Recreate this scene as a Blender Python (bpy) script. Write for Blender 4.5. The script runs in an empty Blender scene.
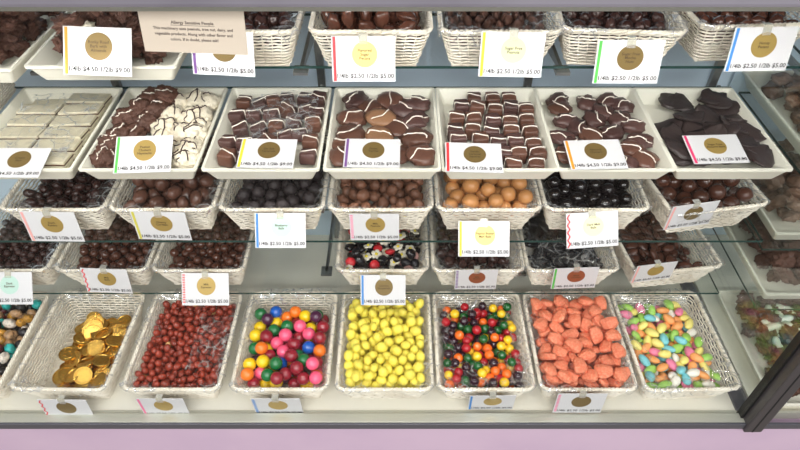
import bpy, bmesh, math, random
import numpy as np
from mathutils import Vector, Matrix, noise, Euler
random.seed(7); np.random.seed(7)
C = bpy.context.scene.collection
PI = math.pi
CZ = 1.65                      # eye height above the shop floor
PITCH = math.radians(43.8); FPX = 600.0
cp, sp = math.cos(PITCH), math.sin(PITCH)
def ray(px, py):
    u = (px-400)/FPX; v = (py-225)/FPX
    return Vector((u, cp - v*sp, -sp - v*cp))
def on_z(px, py, z):           # point on the level z (world) seen at a pixel of the photo
    d = ray(px, py); k = (z-CZ)/d.z
    return Vector((d.x*k, d.y*k, z))
def on_y(px, py, y):
    d = ray(px, py); k = y/d.y
    return Vector((d.x*k, y, CZ+d.z*k))

# ------------------------------------------------------------------ materials
def lin(c):
    return tuple((x/12.92 if x <= .04045 else ((x+.055)/1.055)**2.4) for x in [v/255 for v in c])
def new_mat(name):
    m = bpy.data.materials.new(name); m.use_nodes = True
    return m, m.node_tree.nodes, m.node_tree.links, m.node_tree.nodes['Principled BSDF']
def mat(name, rgb, rough=.5, metal=0, var=0.0, nscale=0, ncol=None, bump=0, bscale=200, sub=0, coat=0, spec=.5):
    m, N, L, b = new_mat(name)
    col = lin(rgb)
    b.inputs['Roughness'].default_value = rough; b.inputs['Metallic'].default_value = metal
    b.inputs['Coat Weight'].default_value = coat; b.inputs['Coat Roughness'].default_value = .15
    b.inputs['Specular IOR Level'].default_value = spec
    if sub:
        b.inputs['Subsurface Weight'].default_value = sub
        b.inputs['Subsurface Radius'].default_value = (.01, .006, .004)
        b.inputs['Subsurface Scale'].default_value = .5
    b.inputs['Base Color'].default_value = (*col, 1)
    src = None
    tc = N.new('ShaderNodeTexCoord')
    if ncol is not None:
        n = N.new('ShaderNodeTexNoise'); n.inputs['Scale'].default_value = nscale; n.inputs['Detail'].default_value = 4
        L.new(tc.outputs['Object'], n.inputs['Vector'])
        r = N.new('ShaderNodeValToRGB'); r.color_ramp.elements[0].position = .4; r.color_ramp.elements[1].position = .62
        r.color_ramp.elements[0].color = (*col, 1); r.color_ramp.elements[1].color = (*lin(ncol), 1)
        L.new(n.outputs['Fac'], r.inputs['Fac']); src = r.outputs['Color']
    if var:
        oi = N.new('ShaderNodeObjectInfo'); mr = N.new('ShaderNodeMapRange')
        mr.inputs['To Min'].default_value = 1-var; mr.inputs['To Max'].default_value = 1+var
        L.new(oi.outputs['Random'], mr.inputs['Value'])
        h = N.new('ShaderNodeHueSaturation')
        h.inputs['Color'].default_value = (*col, 1)
        if src: L.new(src, h.inputs['Color'])
        L.new(mr.outputs['Result'], h.inputs['Value']); src = h.outputs['Color']
    if src: L.new(src, b.inputs['Base Color'])
    if bump:
        n2 = N.new('ShaderNodeTexNoise'); n2.inputs['Scale'].default_value = bscale; n2.inputs['Detail'].default_value = 3
        L.new(tc.outputs['Object'], n2.inputs['Vector'])
        bp = N.new('ShaderNodeBump'); bp.inputs['Strength'].default_value = bump; bp.inputs['Distance'].default_value = .002
        L.new(n2.outputs['Fac'], bp.inputs['Height']); L.new(bp.outputs['Normal'], b.inputs['Normal'])
    return m
def clear_mat(name, tint, refl_lo, refl_hi, rough, milky=0, bump=0, bscale=60):
    m = bpy.data.materials.new(name); m.use_nodes = True
    N = m.node_tree.nodes; L = m.node_tree.links; N.clear()
    out = N.new('ShaderNodeOutputMaterial'); tr = N.new('ShaderNodeBsdfTransparent'); tr.inputs['Color'].default_value = (*tint, 1)
    gl = N.new('ShaderNodeBsdfGlossy'); gl.inputs['Roughness'].default_value = rough; gl.inputs['Color'].default_value = (1, 1, 1, 1)
    lw = N.new('ShaderNodeLayerWeight'); lw.inputs['Blend'].default_value = .35
    mr = N.new('ShaderNodeMapRange'); mr.inputs['To Min'].default_value = refl_lo; mr.inputs['To Max'].default_value = refl_hi
    L.new(lw.outputs['Facing'], mr.inputs['Value'])
    mx = N.new('ShaderNodeMixShader'); L.new(mr.outputs['Result'], mx.inputs['Fac'])
    L.new(tr.outputs[0], mx.inputs[1]); L.new(gl.outputs[0], mx.inputs[2])
    last = mx
    if milky:
        df = N.new('ShaderNodeBsdfDiffuse'); df.inputs['Color'].default_value = (.85, .87, .88, 1)
        m2 = N.new('ShaderNodeMixShader'); m2.inputs['Fac'].default_value = milky
        L.new(mx.outputs[0], m2.inputs[1]); L.new(df.outputs[0], m2.inputs[2]); last = m2
    if bump:
        tc = N.new('ShaderNodeTexCoord'); n = N.new('ShaderNodeTexVoronoi'); n.inputs['Scale'].default_value = bscale
        L.new(tc.outputs['Object'], n.inputs['Vector'])
        bp = N.new('ShaderNodeBump'); bp.inputs['Strength'].default_value = bump; bp.inputs['Distance'].default_value = .004
        L.new(n.outputs['Distance'], bp.inputs['Height']); L.new(bp.outputs['Normal'], gl.inputs['Normal'])
    L.new(last.outputs[0], out.inputs['Surface'])
    return m
def film_mat():
    m = bpy.data.materials.new('cling_film'); m.use_nodes = True
    N = m.node_tree.nodes; L = m.node_tree.links; N.clear()
    out = N.new('ShaderNodeOutputMaterial'); tr = N.new('ShaderNodeBsdfTransparent'); tr.inputs['Color'].default_value = (.985, .985, .985, 1)
    gl = N.new('ShaderNodeBsdfGlossy'); gl.inputs['Roughness'].default_value = .12
    df = N.new('ShaderNodeBsdfDiffuse'); df.inputs['Color'].default_value = (.85, .86, .86, 1)
    tc = N.new('ShaderNodeTexCoord'); nz = N.new('ShaderNodeTexNoise'); nz.inputs['Scale'].default_value = 22; nz.inputs['Detail'].default_value = 3
    L.new(tc.outputs['Object'], nz.inputs['Vector'])
    mixv = N.new('ShaderNodeMix'); mixv.data_type = 'VECTOR'; mixv.inputs['Factor'].default_value = .045
    L.new(tc.outputs['Object'], mixv.inputs['A']); L.new(nz.outputs['Color'], mixv.inputs['B'])
    vo = N.new('ShaderNodeTexVoronoi'); vo.feature = 'DISTANCE_TO_EDGE'; vo.inputs['Scale'].default_value = 40; L.new(mixv.outputs['Result'], vo.inputs['Vector'])
    cr = N.new('ShaderNodeMapRange'); cr.inputs['From Min'].default_value = 0; cr.inputs['From Max'].default_value = .07; cr.inputs['To Min'].default_value = .85; cr.inputs['To Max'].default_value = .07
    L.new(vo.outputs['Distance'], cr.inputs['Value'])
    bp = N.new('ShaderNodeBump'); bp.inputs['Strength'].default_value = .9; bp.inputs['Distance'].default_value = .004
    L.new(vo.outputs['Distance'], bp.inputs['Height']); L.new(bp.outputs['Normal'], gl.inputs['Normal'])
    ns = N.new('ShaderNodeTexNoise'); ns.inputs['Scale'].default_value = 34; ns.inputs['Detail'].default_value = 2; L.new(tc.outputs['Object'], ns.inputs['Vector'])
    nm = N.new('ShaderNodeMapRange'); nm.inputs['From Min'].default_value = .36; nm.inputs['From Max'].default_value = .58; L.new(ns.outputs['Fac'], nm.inputs['Value'])
    mu = N.new('ShaderNodeMath'); mu.operation = 'MULTIPLY'; L.new(cr.outputs['Result'], mu.inputs[0]); L.new(nm.outputs['Result'], mu.inputs[1])
    ad = N.new('ShaderNodeMath'); ad.operation = 'ADD'; ad.inputs[1].default_value = .01; L.new(mu.outputs[0], ad.inputs[0])
    m0 = N.new('ShaderNodeMixShader'); m0.inputs['Fac'].default_value = .35; L.new(gl.outputs[0], m0.inputs[1]); L.new(df.outputs[0], m0.inputs[2])
    mx = N.new('ShaderNodeMixShader'); L.new(ad.outputs[0], mx.inputs['Fac']); L.new(tr.outputs[0], mx.inputs[1]); L.new(m0.outputs[0], mx.inputs[2])
    L.new(mx.outputs[0], out.inputs['Surface']); return m
M = {}
M['wicker'] = mat('wicker', (243, 236, 221), .55, ncol=(224, 214, 196), nscale=25, bump=.3, bscale=300, var=.04)
M['paper'] = mat('liner_paper', (232, 228, 218), .8)
M['tray'] = mat('tray_plastic', (234, 231, 216), .35, var=.02)
M['card'] = mat('card_stock', (216, 215, 217), .4)
M['tan_card'] = mat('tan_card', (224, 208, 190), .6)
M['ink'] = mat('ink', (52, 48, 50), .7)
M['ink_soft'] = mat('soft_ink', (104, 92, 86), .7)
M['ink_brown'] = mat('ink_brown', (84, 66, 38), .7)
M['gold'] = mat('gold_foil', (178, 150, 84), .38, metal=.35)
M['gold_dim'] = mat('gold_foil_dim', (128, 106, 62), .4, metal=.35)  # same foil reflecting less, the dimness put into the colour
M['gold_glint'] = mat('gold_foil_glint', (238, 212, 126), .35, metal=.1)  # strong foil reflection put into the colour
M['glint_green'] = mat('foil_glint_green', (212, 218, 172), .35, metal=.1)  # greenish foil reflection painted as base colour
M['pale_teal'] = mat('pale_teal_foil', (190, 220, 208), .35, metal=.1)
M['glint_yellow'] = mat('foil_glint_yellow', (240, 236, 188), .35, metal=.1)  # yellowish foil reflection painted as base colour
M['copper'] = mat('copper_foil', (158, 92, 62), .4, metal=.3)
for k, c in dict(red=(222, 52, 58), orange=(236, 152, 40), yellow=(240, 206, 50), green=(88, 186, 80), blue=(58, 132, 206),
                 purple=(116, 74, 142), pink=(236, 120, 160), magenta=(232, 50, 110), olive=(206, 198, 80), palered=(236, 170, 166)).items():
    M['s_'+k] = mat('stripe_'+k, c, .5)
M['clip'] = clear_mat('clip_plastic', (.93, .9, .78), .08, .4, .1, milky=.25)
M['film'] = film_mat()
M['glass'] = clear_mat('shelf_glass', (.982, .99, .985), .01, .14, .03)
M['pane'] = clear_mat('front_glass', (.99, .995, .992), .003, .03, .02)
M['end'] = clear_mat('end_glass', (.96, .98, .97), .02, .17, .03)
M['edge'] = mat('glass_edge', (30, 62, 58), .2)
M['deck'] = mat('white_deck', (240, 236, 222), .35, ncol=(232, 229, 218), nscale=6)
M['back'] = mat('back_panel', (206, 224, 240), .3)
M['steel'] = mat('brushed_steel', (158, 160, 158), .32, metal=.85, ncol=(138, 140, 142), nscale=30)
M['railpaint'] = mat('rail_metal', (196, 196, 184), .35, metal=.5)
M['darkrail'] = mat('dark_rail', (104, 104, 112), .4, metal=.5)
M['black'] = mat('black_post', (74, 70, 72), .38, metal=.2)
M['rubber'] = mat('rubber_seal', (22, 22, 24), .6)
M['pink'] = mat('pink_panel', (216, 190, 212), .55, ncol=(210, 184, 208), nscale=5)
M['top'] = mat('counter_top', (134, 130, 140), .3, ncol=(116, 112, 122), nscale=4, bump=.05, bscale=40)
M['floor'] = mat('floor_tile', (150, 140, 128), .5, ncol=(140, 130, 120), nscale=3)
M['wall'] = mat('wall_paint', (214, 208, 204), .8, ncol=(208, 202, 198), nscale=2)
def choc(name, c, rough=.32, **k):
    k.setdefault('var', .22); k.setdefault('bump', .35); k.setdefault('bscale', 220)
    M[name] = mat(name, c, rough, **k)
choc('milk_chocolate', (98, 66, 54), .28); choc('dark_chocolate', (58, 36, 32), .25); choc('black_chocolate', (26, 20, 22), .12, coat=.5)
choc('rough_chocolate', (92, 60, 48), .5, bump=1, bscale=800); choc('dusty_chocolate', (50, 42, 43), .6, bump=.6)
choc('plain_milk', (122, 82, 62), .5, bump=.5); choc('ball_chocolate', (84, 50, 38), .16, bump=.15, coat=.3); choc('purple_brown', (84, 58, 54), .38)
choc('caramel', (142, 104, 76), .4); choc('tan_malt', (204, 144, 88), .35, var=.12, bump=.1)
choc('flat_dark', (56, 45, 44), .5, bump=.5, var=.15)
choc('black_gloss', (26, 24, 28), .15, var=.1, bump=.1)
M['white_choc'] = mat('white_chocolate', (232, 222, 200), .45, var=.05, bump=.9, bscale=700)
M['drizzle_white'] = mat('white_drizzle', (240, 232, 220), .4)
M['drizzle_dark'] = mat('dark_drizzle', (62, 36, 30), .35)
M['bar_white'] = mat('bar_white', (216, 208, 184), .5, ncol=(204, 196, 172), nscale=60, var=.04)
M['bar_brown'] = mat('bar_filling', (88, 62, 48), .5)
M['nut_red'] = mat('sugared_nut', (160, 64, 42), .3, ncol=(130, 42, 30), nscale=160, var=.22, bump=.4, bscale=500, coat=.2)
M['nut_pale'] = mat('pale_nut', (226, 180, 120), .5, bump=.4)
M['lemon'] = mat('lemon_sugar', (246, 230, 92), .5, var=.05, bump=.4, bscale=500, sub=.15)
M['jelly'] = mat('orange_jelly', (242, 128, 92), .42, ncol=(250, 158, 124), nscale=220, var=.07, bump=.9, bscale=700, sub=.2)
M['coin'] = mat('gold_coin', (212, 170, 84), .26, metal=1, var=.08)
def shiny(name, c, **k):
    k.setdefault('var', .07)
    M[name] = mat(name, c, .12, coat=.5, **k)
for n, c in dict(red=(146, 26, 44), pink=(248, 92, 130), yellow=(250, 208, 20), orange=(250, 124, 30), green=(10, 112, 56), blue=(16, 92, 190),
                 purple=(74, 30, 62)).items(): shiny('gum_'+n, c)
for n, c in dict(red=(176, 18, 34), yellow=(246, 200, 34), orange=(248, 112, 28), green=(8, 88, 36), grape=(44, 14, 32)).items(): shiny('sour_'+n, c)
for n, c in dict(green=(160, 210, 98), yellow=(242, 228, 128), pink=(242, 134, 168), orange=(248, 168, 100), blue=(128, 204, 212), white=(240, 236, 224)).items():
    M['alm_'+n] = mat('almond_'+n, c, .4, var=.05)
for n, c in dict(tan=(190, 150, 110), black=(40, 36, 38), teal=(50, 182, 176), white=(232, 220, 206), gold=(206, 150, 60), maroon=(110, 38, 44)).items():
    M['rock_'+n] = mat('rock_'+n, c, .35, var=.1, ncol=tuple(int(v*.72) for v in c), nscale=120)
M['np_red'] = mat('np_red', (206, 40, 50), .4); M['np_white'] = mat('np_white', (244, 238, 220), .5)
M['np_pink'] = mat('np_pink', (196, 150, 146), .5, bump=1, bscale=600); M['np_yellow'] = mat('np_yellow', (240, 220, 60), .5)
M['mint'] = mat('mint_white', (214, 226, 200), .5, ncol=(234, 234, 220), nscale=60, bump=.6)
M['mocha'] = mat('mocha', (120, 90, 72), .5, var=.15, bump=.7, bscale=240)

# sweets are modelled one unit across and scaled down, so their surface noise is scaled with them
SWEET = ['chocolate', 'caramel', 'tan_malt', 'flat_dark', 'black_gloss', 'purple_brown', 'plain_milk', 'white_choc', 'nut_', 'lemon', 'jelly', 'coin', 'gum_', 'sour_', 'alm_', 'rock_', 'np_', 'mint', 'mocha']
for k, m in M.items():
    if any(q in k for q in SWEET):
        for nd in m.node_tree.nodes:
            if nd.type == 'TEX_NOISE': nd.inputs['Scale'].default_value /= 70
# ------------------------------------------------------------------ objects
def link_mesh(name, bm, m, parent=None, smooth=True, loc=None):
    me = bpy.data.meshes.new(name)
    if smooth:
        for f in bm.faces: f.smooth = True
    bm.to_mesh(me); bm.free()
    for x in (m if isinstance(m, (list, tuple)) else [m]): me.materials.append(x)
    return link_data(name, me, parent, loc)
def link_data(name, me, parent=None, loc=None):
    o = bpy.data.objects.new(name, me); C.objects.link(o)
    if parent is not None: o.parent = parent
    if loc is not None: o.location = loc
    return o
def mesh_of(name, bm, m, smooth=True):
    me = bpy.data.meshes.new(name)
    if smooth:
        for f in bm.faces: f.smooth = True
    bm.to_mesh(me); bm.free()
    for x in (m if isinstance(m, (list, tuple)) else [m]): me.materials.append(x)
    return me
def tag(o, label, cat, group=None, kind=None):
    o['label'] = label; o['category'] = cat
    if group: o['group'] = group
    if kind: o['kind'] = kind
    return o
def thing(name, loc, rz, label, cat, group=None):
    o = bpy.data.objects.new(name, None); C.objects.link(o); o.empty_display_size = .02
    o.location = loc; o.rotation_euler = (0, 0, rz)
    return tag(o, label, cat, group)
def box(bm, x0, x1, y0, y1, z0, z1, bev=0, mi=0):
    vs = [bm.verts.new((x, y, z)) for x in (x0, x1) for y in (y0, y1) for z in (z0, z1)]
    F = [(0,1,3,2),(4,6,7,5),(0,4,5,1),(2,3,7,6),(0,2,6,4),(1,5,7,3)]
    fs = [bm.faces.new([vs[i] for i in f]) for f in F]
    for f in fs: f.material_index = mi
    if bev:
        es = list({e for f in fs for e in f.edges})
        bmesh.ops.bevel(bm, geom=es, offset=bev, segments=2, affect='EDGES', profile=.6)
    return bm
def bxm(*a, **k): return box(bmesh.new(), *a, **k)
def tube(bm, pts, r, closed=False, sides=6, flat=1.0, up=Vector((0, 0, 1)), mi=0):
    n = len(pts); rings = []
    for i, p in enumerate(pts):
        a = pts[(i-1) % n] if (closed or i > 0) else pts[0]; b = pts[(i+1) % n] if (closed or i < n-1) else pts[-1]
        t = (b-a).normalized(); s = t.cross(up)
        if s.length < 1e-4: s = t.cross(Vector((1, 0, 0)))
        s.normalize(); w = s.cross(t)
        rr = r[i] if isinstance(r, (list, tuple)) else r
        rings.append([bm.verts.new(p + s*(math.cos(q)*rr*flat) + w*(math.sin(q)*rr)) for q in [2*PI*k/sides for k in range(sides)]])
    for i in range(n if closed else n-1):
        A, B = rings[i], rings[(i+1) % n]
        for k in range(sides):
            f = bm.faces.new((A[k], A[(k+1) % sides], B[(k+1) % sides], B[k])); f.material_index = mi
    if not closed:
        bm.faces.new(rings[0][::-1]).material_index = mi; bm.faces.new(rings[-1]).material_index = mi
    return bm
def rrect(hx, hy, rad, z, step=.006):                  # points round a rounded rectangle
    pts = []
    for cx, cy, a0 in ((hx-rad, hy-rad, 0), (-hx+rad, hy-rad, PI/2), (-hx+rad, -hy+rad, PI), (hx-rad, -hy+rad, 1.5*PI)):
        k = max(2, int(rad*PI/2/step))
        for i in range(k+1):
            a = a0 + PI/2*i/k; pts.append(Vector((cx+rad*math.cos(a), cy+rad*math.sin(a), z)))
    out = []
    for i, p in enumerate(pts):
        q = pts[(i+1) % len(pts)]; d = (q-p).length; m = max(1, round(d/step))
        for j in range(m): out.append(p.lerp(q, j/m))
    return out
def loft(bm, loops, closed_bottom=True):
    R = [[bm.verts.new(p) for p in l] for l in loops]
    for a, b in zip(R, R[1:]):
        n = len(a)
        for i in range(n): bm.faces.new((a[i], a[(i+1) % n], b[(i+1) % n], b[i]))
    if closed_bottom: bm.faces.new(R[-1])
    return bm

# ------------------------------------------------------------------ room and case
def struct(name, bm, m):
    o = link_mesh(name, bm, m, smooth=False); o['kind'] = 'structure'; return o
struct('floor', bxm(-3, 3, -2.2, 2.6, -.05, 0), M['floor'])
struct('wall_back', bxm(-3, 3, 2.6, 2.7, 0, 2.8), M['wall'])
Z = lambda z: CZ+z
DECK = Z(-1.12)
YF = .602                       # plane of the front glass
case = thing('display_case', (0, .85, 0), 0, 'long glass fronted candy display case with a pink painted base', 'display case')
def cpart(name, bm, m, parent=case, smooth=False, label=None):
    o = link_mesh(name, bm, m, parent, smooth); 
    o.matrix_parent_inverse = Matrix.Translation(-parent.location) if parent in (case,) else Matrix.Identity(4)
    if label: o['label'] = label
    return o
XL, XR = -1.15, .70
cpart('base_panel', bxm(XL, 1.7, YF-.012, YF+.008, 0, DECK-.010), M['pink'], label='pink painted front panel')
cpart('plinth', bxm(XL, 1.7, YF+.008, 1.14, 0, DECK-.012), M['deck'])
cpart('deck', bxm(XL, XR-.004, YF+.018, 1.13, DECK-.012, DECK), M['deck'], label='white display deck')
b = bmesh.new(); box(b, XL, 1.7, YF-.018, YF-.013, DECK-.006, DECK+.012, bev=.001)
cpart('front_rail', b, M['darkrail'], label='dark grey metal front rail')
b = bmesh.new(); box(b, XL, XR-.01, YF-.0128, YF+.008, DECK-.004, DECK+.0115, bev=.0015); box(b, XL, XR-.01, YF+.008, YF+.017, DECK-.004, DECK+.005, bev=.001)
cpart('glass_channel', b, M['railpaint'], label='pale metal channel holding the front glass')
cpart('back_wall', bxm(XL, XR, 1.13, 1.15, DECK, Z(-.2543)), M['back'], label='blue grey back panel')
for x in (-.60, -.165, .27, .66):
    cpart('shelf_standard', bxm(x-.008, x+.008, 1.118, 1.13, DECK, Z(-.27), bev=.001), M['steel'])
b = bmesh.new(); box(b, XL, 1.7, YF-.03, 1.15, Z(-.2540), Z(-.21), bev=.004)
cpart('counter_top', b, M['top'], label='grey lavender counter top')
cpart('front_glass', bxm(XL, XR-.02, YF-.003, YF+.002, DECK+.0117, Z(-.2543)), M['pane'])
cpart('end_glass', bxm(XR-.003, XR+.003, YF+.02, 1.13, DECK, Z(-.2543)), M['end'])
# corner post: dark metal with a rubber seal down each side
b = bmesh.new(); box(b, XR-.014, XR+.022, YF-.024, YF+.012, DECK-.009, Z(-.2543), bev=.003)
post = cpart('corner_post', b, M['black'], label='dark grey metal corner post')
cpart('post_seal', bxm(XR+.001, XR+.004, YF-.0245, YF-.0235, DECK-.007, Z(-.27)), M['rubber'])
cpart('seal', bxm(XR-.019, XR-.0145, YF-.004, YF+.012, DECK-.004, Z(-.27)), M['rubber'])
cpart('end_frame', bxm(XR-.016, XR+.016, YF+.014, 1.13, DECK-.004, DECK+.006), M['darkrail'], label='dark metal sill of the end glass')
cpart('fill_light_housing', bxm(XL+.1, XR-.05, YF+.01, YF+.05, Z(-.275), Z(-.2543)), M['railpaint'])  # assumed part, added to go with the interior fill light

def shelf(name_label, y0, z, x0=XL+.01, x1=XR-.012, y1=1.10, t=.005):
    b = bmesh.new(); box(b, x0, x1, y0, y1, z-t, z)
    for f in b.faces:
        if abs(f.normal.z) < .5: f.material_index = 1
    b.normal_update()
    for f in b.faces: f.material_index = 0 if abs(f.normal.z) > .5 else 1
    o = link_mesh('glass_shelf', b, [M['glass'], M['edge']], None, False)
    return tag(o, name_label, 'shelf', 'glass shelves of the display case')
ZA, ZB, ZC, ZD = Z(-.498), Z(-.656), Z(-.808), Z(-1.0)
shelf('clear glass shelf, topmost, under the row of nut baskets and cards', .90, ZA)
shelf('clear glass shelf carrying the row of white trays', .835, ZB)
shelf('clear glass shelf under the basket row just below the white trays', .80, ZC)
shelf('clear glass shelf, lowest, just above the bright candy baskets', .832, ZD)
# steel shelf brackets, one pair for each shelf
for zz, nm in ((ZA, 'topmost shelf'), (ZB, 'tray shelf'), (ZC, 'shelf below the trays'), (ZD, 'lowest shelf')):
    for x in (-.60, -.165, .27, .66):
        if x == .66 and zz != ZD: x = .672
        b = bmesh.new(); v = [(1.117, zz-.0065), (1.117, zz-.045), (.90, zz-.012), (.90, zz-.0065)]
        A = [b.verts.new((x-.003, y, z)) for y, z in v]; B = [b.verts.new((x+.003, y, z)) for y, z in v]
        b.faces.new(A); b.faces.new(B[::-1])
        for i in range(4): b.faces.new((A[i], B[i], B[(i+1) % 4], A[(i+1) % 4]))
        box(b, x-.012, x+.012, .89, .915, zz-.012, zz-.0065)
        o = link_mesh('shelf_bracket', b, M['steel'], None, False)
        tag(o, 'steel bracket holding the %s, %s' % (nm, {-.60: 'leftmost', -.165: 'second from left', .27: 'third from left'}.get(x, 'rightmost')), 'bracket', 'steel shelf brackets')

# neighbouring case seen through the end glass
case2 = thing('display_case', (1.2, .85, 0), 0, 'neighbouring glass display case beyond the dark corner post', 'display case')
def c2(name, bm, m):
    o = link_mesh(name, bm, m, case2, False); o.matrix_parent_inverse = Matrix.Translation(-case2.location); return o
c2('deck', bxm(XR+.024, 1.69, YF+.0095, 1.13, DECK-.012, DECK), M['deck'])
c2('back_wall', bxm(XR+.004, 1.7, 1.131, 1.151, DECK, Z(-.2543)), M['back'])
c2('glass_channel', bxm(XR+.024, 1.69, YF+.0035, YF+.009, DECK-.004, DECK+.018), M['railpaint'])
for z, y0, nm in ((Z(-.668), .80, 'upper glass shelf in the neighbouring case'), (Z(-.846), .815, 'middle glass shelf in the neighbouring case'), (Z(-.945), .745, 'lower glass shelf in the neighbouring case')):
    shelf(nm, y0, z, XR+.01, 1.5)

# ------------------------------------------------------------------ basket
HB = .071; RX, RY = .097, .126; BX, BY = .077, .104
def wall_half(z): k = max(0, min(1, z/HB)); return BX+(RX-BX)*k, BY+(RY-BY)*k
def basket_meshes():
    b = bmesh.new(); rows = 11
    for i in range(rows):
        z = .004+(HB-.009)*i/(rows-1); hx, hy = wall_half(z)
        pts = rrect(hx-.003, hy-.003, .014, z, .0052)
        n = len(pts); n -= n % 4; m = len(pts); out = []
        cs = [0]
        for j in range(m): cs.append(cs[-1]+(pts[(j+1) % m]-pts[j]).length)
        per = cs[-1]; waves = round(per/.021)
        for j in range(m):
            t = (pts[(j+1) % m]-pts[(j-1) % m]).normalized(); nrm = Vector((t.y, -t.x, 0))
            w = math.sin(2*PI*waves*cs[j]/per + PI*i)*.0010
            out.append(pts[j]+nrm*w+Vector((0, 0, .0004*math.sin(j*1.7+i))))
        tube(b, out, .0017, True, 5, 1)
    weave = mesh_of('weave', b, M['wicker'])
    b = bmesh.new()
    lo = rrect(BX-.003, BY-.003, .014, .002, .0105); hi = rrect(RX-.003, RY-.003, .014, HB-.002, .0105)
    k = 54
    def at(l, f):
        x = f*len(l); i = int(x) % len(l); return l[i].lerp(l[(i+1) % len(l)], x-int(x))
    for j in range(k): tube(b, [at(lo, j/k), at(hi, j/k)], .0009, False, 5)
    stakes = mesh_of('stake', b, M['wicker'])
    b = bmesh.new()
    base = rrect(RX-.003, RY-.003, .016, HB, .0045); m = len(base)
    for ph in (0, 2*PI/3, 4*PI/3):
        pts = []
        for j in range(m):
            t = (base[(j+1) % m]-base[(j-1) % m]).normalized(); nrm = Vector((t.y, -t.x, 0)); a = ph+2*PI*round(m/5.2)*j/m
            pts.append(base[j]+nrm*(.0023*math.cos(a))+Vector((0, 0, .0022*math.sin(a))))
        tube(b, pts, .0023, True, 6)
    rim = mesh_of('rim', b, M['wicker'])
    b = bmesh.new(); box(b, -BX+.004, BX-.004, -BY+.004, BY-.004, 0, .003)
    for i in range(18): 
        y = -BY+.012+i*.0114; tube(b, [Vector((-BX+.004, y, .0035)), Vector((BX-.004, y, .0035))], .0022, False, 5)
    floor_ = mesh_of('basket_floor', b, M['wicker'])
    return weave, stakes, rim, floor_
WEAVE, STAKE, RIM, BFLOOR = basket_meshes()
def liner_mesh(fz):
    hx, hy = wall_half(fz); b = bmesh.new(); box(b, -hx+.008, hx-.008, -hy+.008, hy-.008, fz-.002, fz, bev=.0008)
    return mesh_of('paper_liner', b, M['paper'], False)
def film_ring(seed, inward=.02, drop=.045, x0=None):
    """cling film folded over a basket rim: in over the edge, over, and loosely down outside"""
    b = bmesh.new(); loops = []; off = Vector((seed*3.7, seed*1.3, 0))
    prof = []
    for k in range(6): f = k/5; prof.append(('in', 1-f))
    for k in range(1, 9): prof.append(('out', k/8))
    base = rrect(RX-.003, RY-.003, .018, HB, .0062); m = len(base)
    for kind, f in prof:
        L = []
        for j, p in enumerate(base):
            t = (base[(j+1) % m]-base[(j-1) % m]).normalized(); nrm = Vector((t.y, -t.x, 0))
            s = noise.noise(p*14+off); s2 = noise.noise(p*45+off*2+Vector((0, 0, f*2)))
            if kind == 'in':
                d = inward*(.7+1.1*s+.25)*f; q = p-nrm*(d+.004*f)+Vector((0, 0, .0062-.022*f*f*(1+s)+.005*s2*f))
            else:
                dr = drop*(.62+1.3*s); q = p+nrm*(.0068+.002*abs(s2)-.0125*f*max(.2, dr/.07)+.0035*abs(noise.noise(p*60+off)))+Vector((0, 0, .0062-max(.004, dr)*f))
            L.append(q+Vector((0, 0, .0016*s2)))
        loops.append(L)
    loft(b, loops, False)
    return mesh_of('cling_film', b, M['film'])
FILMS = [film_ring(1, .02, .02), film_ring(2, .03, .026), film_ring(3, .016, .014), film_ring(5, .035, .032)]
LIN = {}
def basket(loc, rz, label, group, fz=.02, film=None, film_flip=False):
    if fz: fz = max(.010, fz-.005)
    t = thing('wicker_basket', loc, rz, label, 'basket', group)
    link_data('weave', WEAVE, t); link_data('stakes', STAKE, t); link_data('rim', RIM, t); link_data('basket_floor', BFLOOR, t)
    if fz:
        if fz not in LIN: LIN[fz] = liner_mesh(fz)
        link_data('paper_liner', LIN[fz], t)
    if film is not None:
        f = link_data('cling_film', FILMS[film], t)
        f['label'] = 'crumpled clear cling film'
        if film_flip: f.rotation_euler = (0, 0, PI)
    return t
# ------------------------------------------------------------------ tray
def tray_mesh(hx, hy, h=.032, fl=.015):
    b = bmesh.new(); P = lambda x, y, r, z: rrect(x, y, r, z, .012)
    n = None; L = []
    spec = [(-.0008, 0, .012), (0, 0, .013)]
    prof = [(fl, 0), (.003, h-.004), (0, h-.004), (0, h), (.0045, h), (fl+.002, .0035)]
    for o, z in prof:
        # fixed point counts so the rings join
        pts = []
        rad = .005
        for cx, cy, a0 in ((hx-o-rad, hy-o-rad, 0), (-hx+o+rad, hy-o-rad, PI/2), (-hx+o+rad, -hy+o+rad, PI), (hx-o-rad, -hy+o+rad, 1.5*PI)):
            for i in range(6):
                a = a0+PI/2*i/5; pts.append(Vector((cx+rad*math.cos(a), cy+rad*math.sin(a), z)))
        L.append(pts)
    R = [[b.verts.new(p) for p in l] for l in L]
    b.faces.new(R[0][::-1])
    for A, B in zip(R, R[1:]):
        for i in range(len(A)): b.faces.new((A[i], A[(i+1) % len(A)], B[(i+1) % len(A)], B[i]))
    b.faces.new(R[-1])
    return mesh_of('candy_tray', b, M['tray'], False)
TRAY = tray_mesh(.0985, .130); BIGTRAY = tray_mesh(.118, .15, .032)
def tray(loc, rz, label, group, me=None, rx=0):
    o = link_data('candy_tray', me or TRAY, None, loc); o.rotation_euler = (rx, 0, rz)
    return tag(o, label, 'tray', group)

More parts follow.
